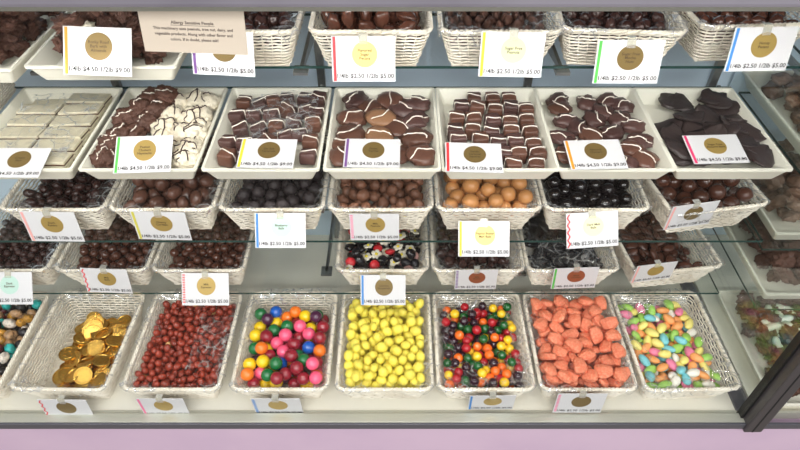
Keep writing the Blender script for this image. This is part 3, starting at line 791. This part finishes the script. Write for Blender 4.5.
# squares
def square(m, seed, w=.9, h=.85):
    b = bmesh.new(); box(b, -w, w, -w, w, -h, h, bev=.34)
    bmesh.ops.subdivide_edges(b, edges=list(b.edges), cuts=1, use_grid_fill=True)
    for v in b.verts: v.co += v.co.normalized()*.07*noise.noise(v.co*1.6+Vector((seed*4, 0, 0)))
    body = mesh_of('square', b, m)
    b = bmesh.new(); rr = random.Random(seed); a = rr.uniform(-.2, .2); c_ = rr.uniform(-.15, .15)
    pts = [Vector((-w-.06, c_-.1, -.3))]+[Vector((t*w*.98, c_+.16*math.sin(t*2+seed)+a*t, h+.04)) for t in (-.9, -.6, -.3, 0, .3, .6, .9)]+[Vector((w+.06, c_+a, .25)), Vector((w+.07, c_+a, -.3))]
    tube(b, pts, .075, False, 6)
    return [('body', body), ('drizzle', mesh_of('drizzle', b, M['drizzle_white']))]
SQ = [square(M['milk_chocolate'], s) for s in (1, 2, 3)]+[square(M['purple_brown'], 4)]; SQD = [square(M['purple_brown'], s, .9, .7) for s in (5, 6)]
A = []
for x, y in [(292,75),(365,75),(430,75),(243,112),(308,115),(378,125),(440,115),(500,124),(225,158),(292,160),(368,170),(436,172),(500,165),(218,208),(288,204),(362,212),(440,208),(515,212),(230,240),(318,242),(388,254),(455,250),(527,262),(410,300),(470,298),(545,298),(448,342),(540,342),(225,290),(290,295),(350,300),(360,340),(290,345)]:
    q = place(trays[4], 'caramel_square', rn.choice(SQ), 400+x/3.98, 80+y/3.98, .0155, rn.gauss(0, .1), .004, rx=rn.gauss(0, .05)); A.append((q[0], 'striped chocolate caramel square', q[1], q[2]))
label_set(A, 'the striped square tray', 'striped caramel squares', 'caramel square'); A = []
for x, y in [(178,95),(240,100),(290,88),(350,68),(420,80),(485,80),(150,145),(215,140),(285,140),(350,120),(420,125),(485,130),(160,195),(235,195),(305,190),(375,170),(450,175),(110,250),(110,308),(180,255),(440,250),(440,305),(340,225),(395,220),(250,300),(330,300),(270,250),(185,310)]:
    q = place(trays[2], 'drizzled_square', rn.choice(SQ+SQD+SQD), 200+x/3.98, 80+y/3.98, .0155, rn.gauss(0, .25), .006, rx=rn.gauss(0, .12), ry=rn.gauss(0, .1)); A.append((q[0], 'drizzled chocolate square', q[1], q[2]))
label_set(A, 'the film covered tray', 'drizzled squares', 'chocolate square')
# turtles and ovals
TUR = [cluster(M['milk_chocolate'], M['drizzle_white'], s, 1.15, .95, .42, .28, 1.5, 1, 3) for s in (11, 12, 13)]; TUC = [cluster(M['caramel'], M['drizzle_white'], 14, 1.15, .95, .42, .28, 1.5, 1, 3)]
TUD = [cluster(M['purple_brown'], M['drizzle_white'], s, 1.1, .9, .42, .3, 1.6, 1, 3) for s in (15, 16, 17)]
A = []
for i, (x, y) in enumerate([(356, 98), (390, 99), (416, 104), (351, 118), (380, 118), (351, 134), (380, 137), (415, 121), (416, 138), (338, 157), (420, 155), (398, 127), (402, 110), (370, 108), (365, 150), (395, 155), (335, 145)]):
    q = place(trays[3], 'chocolate_turtle', rn.choice(TUC if i in (4, 6) else TUR+TUD[:1]), x, y, .0262, rn.uniform(0, 6), .002 if i < 11 else -.003); A.append((q[0], 'caramel coloured turtle' if i in (4, 6) else 'milk chocolate turtle', q[1], q[2]))
label_set(A, 'the turtle tray', 'chocolate turtles', 'chocolate turtle'); A = []
for i, (x, y) in enumerate([(556, 96), (587, 103), (560, 108), (566, 121), (594, 119), (558, 138), (563, 155), (591, 135), (606, 99), (621, 105), (603, 112), (620, 119), (635, 126), (612, 133), (640, 141), (645, 159), (630, 149), (610, 150), (590, 152), (625, 163), (578, 128), (575, 145)]):
    q = place(trays[5], 'drizzled_oval', rn.choice(TUR+TUD+TUD), x, y, .0225, rn.uniform(0, 6), .002); A.append((q[0], 'drizzled chocolate oval', q[1], q[2]))
label_set(A, 'the drizzled oval tray', 'drizzled ovals', 'chocolate oval'); A = []
FL = [shaped('flat', M['flat_dark'], 3, 1.2, .85, .22, .26, 2.0, seed=s, fn=lambda c: Vector((c.x, c.y, c.z+.18*c.x*c.x))) for s in (1, 2, 3)]
for i, (x, y) in enumerate([(668, 101), (680, 105), (708, 96), (716, 101), (723, 110), (741, 120), (752, 133), (688, 117), (660, 128), (708, 120), (665, 138), (675, 150), (751, 148), (770, 152), (745, 143), (720, 130), (683, 128), (698, 133), (733, 128), (760, 158), (672, 158), (690, 143), (735, 150), (712, 140), (725, 158), (700, 155)]):
    q = place(trays[6], 'flat_chocolate', [('body', rn.choice(FL))], x, y, .0265, rn.uniform(0, 6), -.004+.003*(i % 4), rx=rn.gauss(0, .2), ry=rn.gauss(0, .18)); A.append((q[0], 'flat dark chocolate', q[1], q[2]))
label_set(A, 'the right end tray', 'flat dark chocolate pieces', 'chocolate')
# cling film lying over the squares
def film_sheet(w, d, seed, amp=.006):
    b = bmesh.new(); n, m = 34, 34; V = []
    for i in range(n+1):
        row = []
        for j in range(m+1):
            x = (i/n-.5)*w; y = (j/m-.5)*d; p = Vector((x*18, y*18, seed))
            x += .01*noise.noise(p+Vector((7, 0, 0))); y += .01*noise.noise(p+Vector((0, 9, 0)))
            row.append(b.verts.new((x, y, amp*noise.noise(p)+amp*.8*abs(noise.noise(p*2.7)))))
        V.append(row)
    for i in range(n):
        for j in range(m): b.faces.new((V[i][j], V[i+1][j], V[i+1][j+1], V[i][j+1]))
    return b
o = link_mesh('cling_film', film_sheet(.13, .15, 3), M['film']); o.location = (X2[2]+.012, ty+.03, TF+.031)
tag(o, 'crumpled clear film lying over the drizzled chocolate squares', 'film')
o = link_mesh('cling_film', film_sheet(.15, .2, 31, .004), M['film']); o.location = (X2[0]+.003, ty, TF+.032)
tag(o, 'clear film lying over the cream candy bars', 'film')
o = link_mesh('cling_film', film_sheet(.12, .07, 8, .005), M['film']); o.location = (X4[5]-.005, .833+.05, ZD+.071); o.rotation_euler = (D(8), 0, 0)
tag(o, 'crumpled clear film covering the front of the black licorice', 'film')
o = link_mesh('cling_film', film_sheet(.15, .06, 12, .005), M['film']); o.location = (X5[5], .624+.045, DECK+.060); o.rotation_euler = (D(-6), 0, 0)
tag(o, 'crumpled clear film folded over the front of the sour balls', 'film')
o = link_mesh('cling_film', film_sheet(.15, .16, 15, .005), M['film']); o.location = (X5[6]+.005, .624+.11, DECK+.067)
tag(o, 'crumpled clear film spread over the orange jelly candies', 'film')
o = link_mesh('cling_film', film_sheet(.075, .13, 21, .006), M['film']); o.location = (X5[2]+.05, .624+.12, DECK+.068); o.rotation_euler = (0, D(-8), 0)
tag(o, 'crumpled clear film along the right side of the sugared peanuts', 'film')

# ================================================================== ROW 1
G1 = 'wicker baskets on the topmost shelf'
def R1(x): return (x, .873+.126, ZA)
X1 = [-.256, -.046, .158, .357, .560]
b11 = basket(R1(X1[0]), 0, 'white wicker basket behind the tan allergy notice on the topmost shelf', G1, .03, 1)
b12 = basket(R1(X1[1]), 0, 'white wicker basket of glossy pecans behind the red striped card', G1, .032, None)
b13 = basket(R1(X1[2]), 0, 'white wicker basket of small dark nuts behind the yellow striped card', G1, .036, 3)
b14 = basket((X1[3], 1.0, ZA), D(-4), 'white wicker basket of dark round nuts behind the green striped card', G1, .032, 1)
b15 = basket((X1[4], 1.02, ZA), D(4), 'white wicker basket of brown nuts behind the blue striped card', G1, .036, 0)
PEC = [shaped('pec', M['ball_chocolate'], 3, 1.45, .85, .75, .25, 2, seed=s) for s in (1, 2, 3)]
pile(b11, 120, [(1, LUMP(M['dark_chocolate']), 'dark candied nut', None)], .0115, .036, 'the basket behind the tan notice', 'dark candied nuts', 'nut', 'candied_nut', seed=41, bias=up(.05))
pile(b12, 95, [(1, PEC, 'glossy candied pecan', None)], .0135, .04, 'the basket behind the red-striped card', 'candied pecans', 'nut', 'candied_pecan', seed=42, bias=up(.05))
pile(b13, 250, [(1, [shaped('smn', M['rough_chocolate'], 2, 1.2, .9, .8, .2, seed=s) for s in (1, 2)], 'small dark brown nut', None)], .0082, .04, 'the basket behind the yellow-striped card', 'small dark nuts', 'nut', 'candied_nut', seed=43, bias=up(.05))
pile(b14, 130, [(1, LUMP(M['dark_chocolate'], .2), 'round dark brown nut', None)], .0112, .038, 'the basket behind the green-striped card', 'round dark nuts', 'nut', 'candied_nut', seed=44, bias=up(.05))
pile(b15, 120, [(1, LUMP(M['ball_chocolate'], .2), 'brown candied nut', None)], .0115, .038, 'the basket behind the blue-striped card', 'brown nuts', 'nut', 'candied_nut', seed=45, bias=up(.05))
# two large trays of bark at the left of the top shelf
ta = tray((-.466, .840+.15, ZA), D(0), 'large white tray of dark bark clusters behind the orange striped card', 'large bark trays', BIGTRAY)
tb = tray((-.712, .835+.15, ZA), D(-2), 'large white tray of dark chocolate bark in the top left corner', 'large bark trays', BIGTRAY)
CHK = [cluster(M['rough_chocolate'], M['drizzle_white'], s, 1.1, .9, .6, .5, 2.2, 1, 4)[0][1] for s in (21, 22, 23, 24)]
WCK = [cluster(M['white_choc'], M['drizzle_dark'], s, 1.1, .9, .6, .5, 2.2, 1, 4)[0][1] for s in (25,)]
pile(ta, 74, [(8, CHK, 'rough dark bark cluster', None), (1, WCK, 'white bark cluster', None)], .0185, .004, 'the tray behind the orange-striped card', 'dark bark clusters', 'chocolate cluster', 'bark_cluster', seed=51,
     bounds=(-.09, .09, -.12, .12), inbasket=False, tilt='flat', squash=.7)
pile(tb, 84, [(1, CHK, 'dark chocolate bark chunk', None)], .0185, .004, 'the top left tray', 'dark bark chunks', 'chocolate cluster', 'bark_chunk', seed=52,
     bounds=(-.092, .092, -.125, .125), inbasket=False, tilt='flat', squash=.7)
# an empty-looking basket left of the bar tray
basket((-.86, .98, ZB), D(2), 'white wicker basket left of the cream bar tray, under the top left tray', 'wicker basket beside the bar tray', .02)

# ================================================================== neighbouring case trays
GN = 'white trays in the neighbouring case'
n1 = tray((.835, .985, Z(-.668)), 0, 'white tray of mocha clusters, uppermost beyond the end glass', GN, BIGTRAY)
n2 = tray((.845, .975, Z(-.846)), 0, 'white tray of brown nut clusters, middle one beyond the end glass', GN, BIGTRAY)
n3 = tray((.835, .905, Z(-.945)), 0, 'white tray of dark bark, lower one beyond the end glass', GN, BIGTRAY)
n4 = tray((.862, .765, DECK), 0, 'white tray of pale mint twists and dark bark on the deck beyond the corner post', GN, BIGTRAY)
MC = [cluster(M['mocha'], M['drizzle_white'], s, 1.1, .9, .55, .5, 2.2, 1, 3)[0][1] for s in (31, 32, 33)]
for t_, n_, k_, w_, s_ in ((n1, 60, [(1, MC, 'mocha brown cluster', None)], 'the uppermost neighbouring tray', 61), (n2, 60, [(1, MC, 'brown nut cluster', None)], 'the middle neighbouring tray', 62),
                         (n3, 60, [(1, CHK, 'dark bark piece', None)], 'the lower neighbouring tray', 63), (n4, 58, [(3, CHK, 'dark bark piece', None)], 'the tray on the neighbouring deck', 64)):
    pile(t_, n_, k_, .0185, .004, w_, k_[0][2]+'s in the neighbouring case', 'chocolate cluster', 'nut_cluster' if s_ < 63 else 'bark_piece', seed=s_, bounds=(-.092, .092, -.125, .125), inbasket=False, tilt='flat', squash=.7)
def twist_mesh(seed):
    b = bmesh.new(); pts = []
    for i in range(9): t = i/8; pts.append(Vector((-1+2*t, .25*math.sin(4*t+seed), .15*math.cos(5*t+seed))))
    tube(b, pts, [.18, .3, .34, .3, .36, .3, .34, .28, .16], False, 9); return mesh_of('twist', b, M['mint'])
TW = [twist_mesh(s) for s in (1, 2, 3)]; A = []
for i in range(18):
    x = rn.uniform(-.085, .03); y = rn.uniform(-.09, .09)
    o = link_data('mint_twist', rn.choice(TW)); o.location = n4.location+Vector((x+.03, y, .043+rn.uniform(0, .008))); o.scale = (.025,)*3; o.rotation_euler = (rn.gauss(0, .2), rn.gauss(0, .2), rn.uniform(0, 6))
    A.append((o, 'pale green white candy twist', (x+.085)/.115, (y+.09)/.18))
label_set(A, 'the neighbouring deck tray', 'pale candy twists', 'candy')
o = link_mesh('pink_tag', bxm(-.02, .02, -.0006, .0006, 0, .03), M['s_pink'], smooth=False); o.location = (.86, .76, Z(-.911)); o.rotation_euler = (D(-30), 0, 0)
tag(o, 'small pink tag at the right edge by the lower neighbouring tray', 'tag')

# ================================================================== price cards
def hang(px, py, y, **k): return on_y(px, py, y)
# topmost row
yb = .864
card(on_y(97, 27, .855), D(38), D(-2), 0, 'orange', 'solid', 'gold_dim', 'Rocky Road\nBark with\nAlmonds', True, 'on the large bark tray', clip=False, wscale=1.05)
card(on_y(221, 31, yb-.008), D(18), D(-3), 0, 'purple', 'solid', 'gold_dim', 'Candied\nNuts', False, 'half hidden behind the tan notice', wscale=.98)
card(on_y(363, 36, yb-.008), D(22), D(0), 0, 'red', 'solid', 'gold_glint', 'Flavored\nSugar\nPecans', False, 'hanging on the pecan basket')
card(on_y(514, 32, yb-.008), D(16), D(-1), 0, 'yellow', 'solid', 'glint_green', 'Sugar Free\nPeanuts', False, 'on the small nut basket')
card(on_y(632, 40, yb-.02), D(10), D(3), D(-6), 'green', 'solid', 'gold_dim', 'Sugar Free\nMocha\nNuts', False, 'on the round dark nut basket')
card(on_y(768, 27, yb), D(12), D(0), D(2), 'blue', 'solid', 'gold', 'Honey\nPecans', False, 'at the top right corner')
# tray row: cards lie back on the sweets
def lay(px, py, stripe, sticker, words, where, roll=0, z=-.613, th=80): 
    card(on_z(px, py, Z(z)), D(th), roll, 0, stripe, 'solid', sticker, words, True, where, clip=False, wscale=.97)
lay(24, 148, 'green', 'gold_dim', 'Cream\nBars', 'lying on the cream bar tray')
lay(145, 136, 'green', 'gold', 'Peanut\nClusters\nHaystacks', 'lying on the split cluster tray', D(2), -.592, 60)
lay(270, 139, 'yellow', 'gold_dim', 'Sea Salt\nCaramels', 'on the film covered tray', D(-1), -.608)
lay(373, 139, 'purple', 'gold_dim', 'Pecan\nTurtles', 'lying on the turtle tray', D(-1))
lay(473, 143, 'red', 'gold_dim', 'Vanilla\nCaramel\nSquares', 'lying on the striped square tray', D(-2), -.608)
lay(591, 140, 'orange', 'gold_dim', 'Almond\nClusters', 'on the drizzled oval tray', D(2), -.608)
lay(709, 135, 'magenta', 'gold', 'Sugar Free\nAlmond Bark', 'on the right end tray', D(2))
# row 3
y3 = .792
def h3(px, py, th, stripe, style, st, words, where, roll=0, yaw=0, y=y3, ws=1): card(on_y(px, py, y), D(th), roll, yaw, stripe, style, st, words, False, where, wscale=ws)
h3(46, 212, 6, 'palered', 'solid', 'gold', 'Dark\nRaisins', 'on the leftmost basket below the trays', D(-1))
h3(157, 212, 2, 'olive', 'solid', 'gold', 'Cherry\nCordials', 'on the basket of chocolate ovals', D(-2))
h3(280, 213, 38, 'blue', 'solid', 'pale_teal', 'Blueberry\nBalls', 'hanging on the dusty chocolate basket', 0, 0, y3-.002, .93)
h3(374, 214, 4, 'pink', 'dot', 'gold', 'Milk\nPeanuts', 'on the milk brown nut basket', 0, 0, y3, .92)
h3(484, 221, 42, 'yellow', 'solid', 'gold_glint', 'Peanut Butter\nMalt Balls', 'hanging on the tan malt ball basket', 0, 0, y3-.002, .95)
h3(592, 212, 34, 'red', 'zig', 'glint_yellow', 'Dark Malt\nBalls', 'on the glossy black chocolate basket', D(4), 0, y3-.002, .95)
h3(697, 204, -4, 'palered', 'solid', 'gold_dim', None, 'on the right malt ball basket', D(2), D(9), .795, .9)
# row 4
y4 = .816
h3(8, 272, 40, 'blue', 'dot', 'pale_teal', 'Dark\nEspresso', 'above the pebble basket', 0, 0, y4-.002, .98)
h3(103, 269, 8, 'red', 'zig', 'gold', 'Milk\nBalls', 'above the coin basket', D(-3), 0, y4, .95)
h3(205, 273, 40, 'red', 'dot', 'gold', 'Milk\nEspresso', 'above the peanut basket', 0, 0, y4-.002, .98)
h3(383, 275, 34, 'blue', 'solid', 'gold_dim', 'Licorice\nNonpareils', 'above the lemon candy basket', 0, 0, y4-.002, .94)
h3(477, 270, 0, 'purple', 'dot', 'copper', 'Milk\nRaisins', 'above the sour ball basket', D(1), 0, y4, .88)
h3(577, 268, 0, 'green', 'solid', 'copper', 'Black\nLicorice', 'on the licorice basket', D(3), 0, y4, .93)
h3(658, 264, -6, 'palered', 'solid', 'gold', None, 'on the chocolate almond basket', D(3), D(7), .810, .85)
# row 5
y5 = .6095
h3(61, 400, 4, 'red', 'zig', 'gold_dim', None, 'at the foot of the coin basket', D(-1), 0, y5, .97)
h3(159, 399, 0, 'pink', 'solid', 'gold', None, 'on the peanut basket', 0, 0, y5, .94)
h3(275, 399, -4, 'blue', 'dot', 'gold', None, 'on the gumball basket', 0, 0, y5, .98)
h3(493, 396, -6, 'blue', 'solid', 'gold', None, 'on the sour ball basket', D(1), 0, y5, .92)
h3(583, 394, 2, 'pink', 'dot', 'gold_dim', None, 'on the orange jelly basket', D(0), 0, y5, .98)
# the tan allergy notice, stuck inside the front glass
p0 = on_y(190, 10, YF+.006)
b = bmesh.new(); box(b, -.056, .056, -.0475, 0, -.001, 0)
nt = link_mesh('allergy_notice', b, M['tan_card'], None, False); nt.location = on_y(190, 8.5, YF+.012); nt.rotation_euler = (D(84), D(0), 0)
nt.rotation_euler = (Euler((PI/2-D(10), 0, 0)).to_matrix() @ Euler((0, 0, D(-2.2))).to_matrix()).to_euler()
tag(nt, 'tan allergy notice card hanging inside the glass at the upper left', 'notice')
link_data('notice_heading', text_mesh('Allergy Sensitive People', .0047, M['ink_soft']), nt, (0, -.0150, .0004))
link_mesh('heading_underline', bxm(-.0235, .0235, -.0180, -.0177, .0002, .0005), M['ink_soft'], nt, False)
link_data('notice_lettering', text_mesh('This machinery uses peanuts, tree nut, dairy, and\nvegetable products. Along with other flavor and\ncolors. If in doubt, please ask!', .0043, M['ink_soft'], spacing=1.35), nt, (0, -.0272, .0004))

# ------------------------------------------------------------------ leave out sweets buried where nobody could see them
from mathutils.bvhtree import BVHTree
bpy.context.view_layer.update()
def cull():
    ico = sphere_bm(1); IV = np.array([v.co[:] for v in ico.verts]); IF = [[v.index for v in f.verts] for f in ico.faces]; ico.free()
    V = []; F = []; own = []
    for i, o in enumerate(CANDY):
        bb = np.array([c[:] for c in o.bound_box]); lo, hi = bb.min(0), bb.max(0)
        P = IV*((hi-lo)/2)+(lo+hi)/2; Mw = np.array(o.matrix_world); P = P@Mw[:3, :3].T+Mw[:3, 3]
        n = len(V); V.extend(P.tolist()); F.extend([[a+n for a in f] for f in IF]); own.extend([i]*len(IF))
    for o in bpy.context.scene.objects:
        if o.type == 'MESH' and o.name.split('.')[0] in ('candy_tray', 'price_card', 'paper_liner', 'allergy_notice', 'counter_top', 'corner_post'):
            n = len(V); V.extend([(o.matrix_world @ v.co)[:] for v in o.data.vertices])
            for p in o.data.polygons: F.append([a+n for a in p.vertices]); own.append(-1)
    T = BVHTree.FromPolygons([Vector(v) for v in V], F); seen = {}
    for cx, step, need in ((0, .5, 3), (-.22, 1, 2), (.22, 1, 2)):
        O = Vector((cx, 0, CZ)); cnt = {}
        py = 0.0
        while py < 450:
            px = -30.0
            while px < 830:
                h = T.ray_cast(O, (ray(px-cx*480, py)).normalized())
                if h[2] is not None and own[h[2]] >= 0: cnt[own[h[2]]] = cnt.get(own[h[2]], 0)+1
                px += step
            py += step
        for k, v in cnt.items():
            if v >= need: seen[k] = seen.get(k, 0)+(v if cx == 0 else .001)
    dead = {CANDY[i].name for i in range(len(CANDY)) if i not in seen}
    for it in PENDING: it[0][:] = [q for q in it[0] if q[0].name not in dead]
    score = {CANDY[i].name: v for i, v in seen.items()}
    for it in PENDING:                       # past 300 of a kind the least visible ones become one object
        if len(it[0]) > 300:
            it[0].sort(key=lambda q: -score[q[0].name]); rest = it[0][300:]; it[0][:] = it[0][:300]
            b = bmesh.new()
            for q in rest:
                me = q[0].data.copy(); me.transform(q[0].matrix_world); b.from_mesh(me); dead.add(q[0].name)
            nm0 = rest[0][0].name.split('.')[0]
            tag(link_mesh(nm0, b, rest[0][0].data.materials[0]), 'the rest of the %s tucked between the others in %s' % (it[2], it[1]), it[3], None, 'stuff')
    for nm in dead:
        o = bpy.data.objects[nm]
        for c in list(o.children): bpy.data.objects.remove(c)
        bpy.data.objects.remove(o)
    print('CULLED', len(dead), 'of', len(CANDY))
cull()
for it in PENDING: label_now(*it)
for o in bpy.context.scene.objects:
    if 'label' in o and not 4 <= len(o['label'].split()) <= 16 and not o.parent: print('LEN', len(o['label'].split()), o['label'])

# ------------------------------------------------------------------ light
w = bpy.data.worlds.new('World'); bpy.context.scene.world = w; w.use_nodes = True
N = w.node_tree.nodes; L = w.node_tree.links; bg = N['Background']
tcw = N.new('ShaderNodeTexCoord'); sx = N.new('ShaderNodeSeparateXYZ'); L.new(tcw.outputs['Generated'], sx.inputs[0])
rp = N.new('ShaderNodeValToRGB'); rp.color_ramp.elements[0].position = .35; rp.color_ramp.elements[0].color = (.30, .28, .27, 1)
rp.color_ramp.elements[1].position = .9; rp.color_ramp.elements[1].color = (.95, .97, 1.0, 1)
mrw = N.new('ShaderNodeMapRange'); mrw.inputs['From Min'].default_value = -1; L.new(sx.outputs['Z'], mrw.inputs['Value']); L.new(mrw.outputs['Result'], rp.inputs['Fac'])
L.new(rp.outputs['Color'], bg.inputs['Color']); bg.inputs['Strength'].default_value = .75
def area(name, loc, rot, sx_, sy_, power, col):
    l = bpy.data.lights.new(name, 'AREA'); l.shape = 'RECTANGLE'; l.size = sx_; l.size_y = sy_; l.energy = power; l.color = col
    o = bpy.data.objects.new(name, l); C.objects.link(o); o.location = loc; o.rotation_euler = rot; return o
area('shop_window_light', (.4, -1.9, 1.95), (D(76), 0, D(6)), 3.4, 2.0, 30, (.97, .985, 1))
area('ceiling_light', (-.2, .1, 2.75), (0, 0, 0), 1.6, .8, 10, (1, .97, .92))
for i, x in enumerate((-1.3, .1, 1.5)): area('highlight_fill', (x, -1.2, 2.6), (D(40), 0, 0), .9, .5, 24, (1, .985, .96))  # added panels, sized to put highlights on the glossy sweets
l = area('case_fill_light', (-.2, YF+.03, Z(-.277)), (D(48), 0, 0), 1.7, .02, 8, (1, .98, .94))  # added fill under the counter top, brightens the shelves and back panel

cam = bpy.data.cameras.new('Camera'); co = bpy.data.objects.new('Camera', cam); C.objects.link(co)
co.location = (0, 0, CZ); co.rotation_euler = (PI/2-PITCH, 0, 0)
cam.sensor_width = 36; cam.lens = FPX*36/800; cam.clip_start = .02
S = bpy.context.scene; S.camera = co
S.view_settings.view_transform = 'Standard'; S.view_settings.look = 'None'; S.view_settings.gamma = 1; S.view_settings.exposure = -0.31
S.cycles.transparent_max_bounces = 24; S.cycles.max_bounces = 10
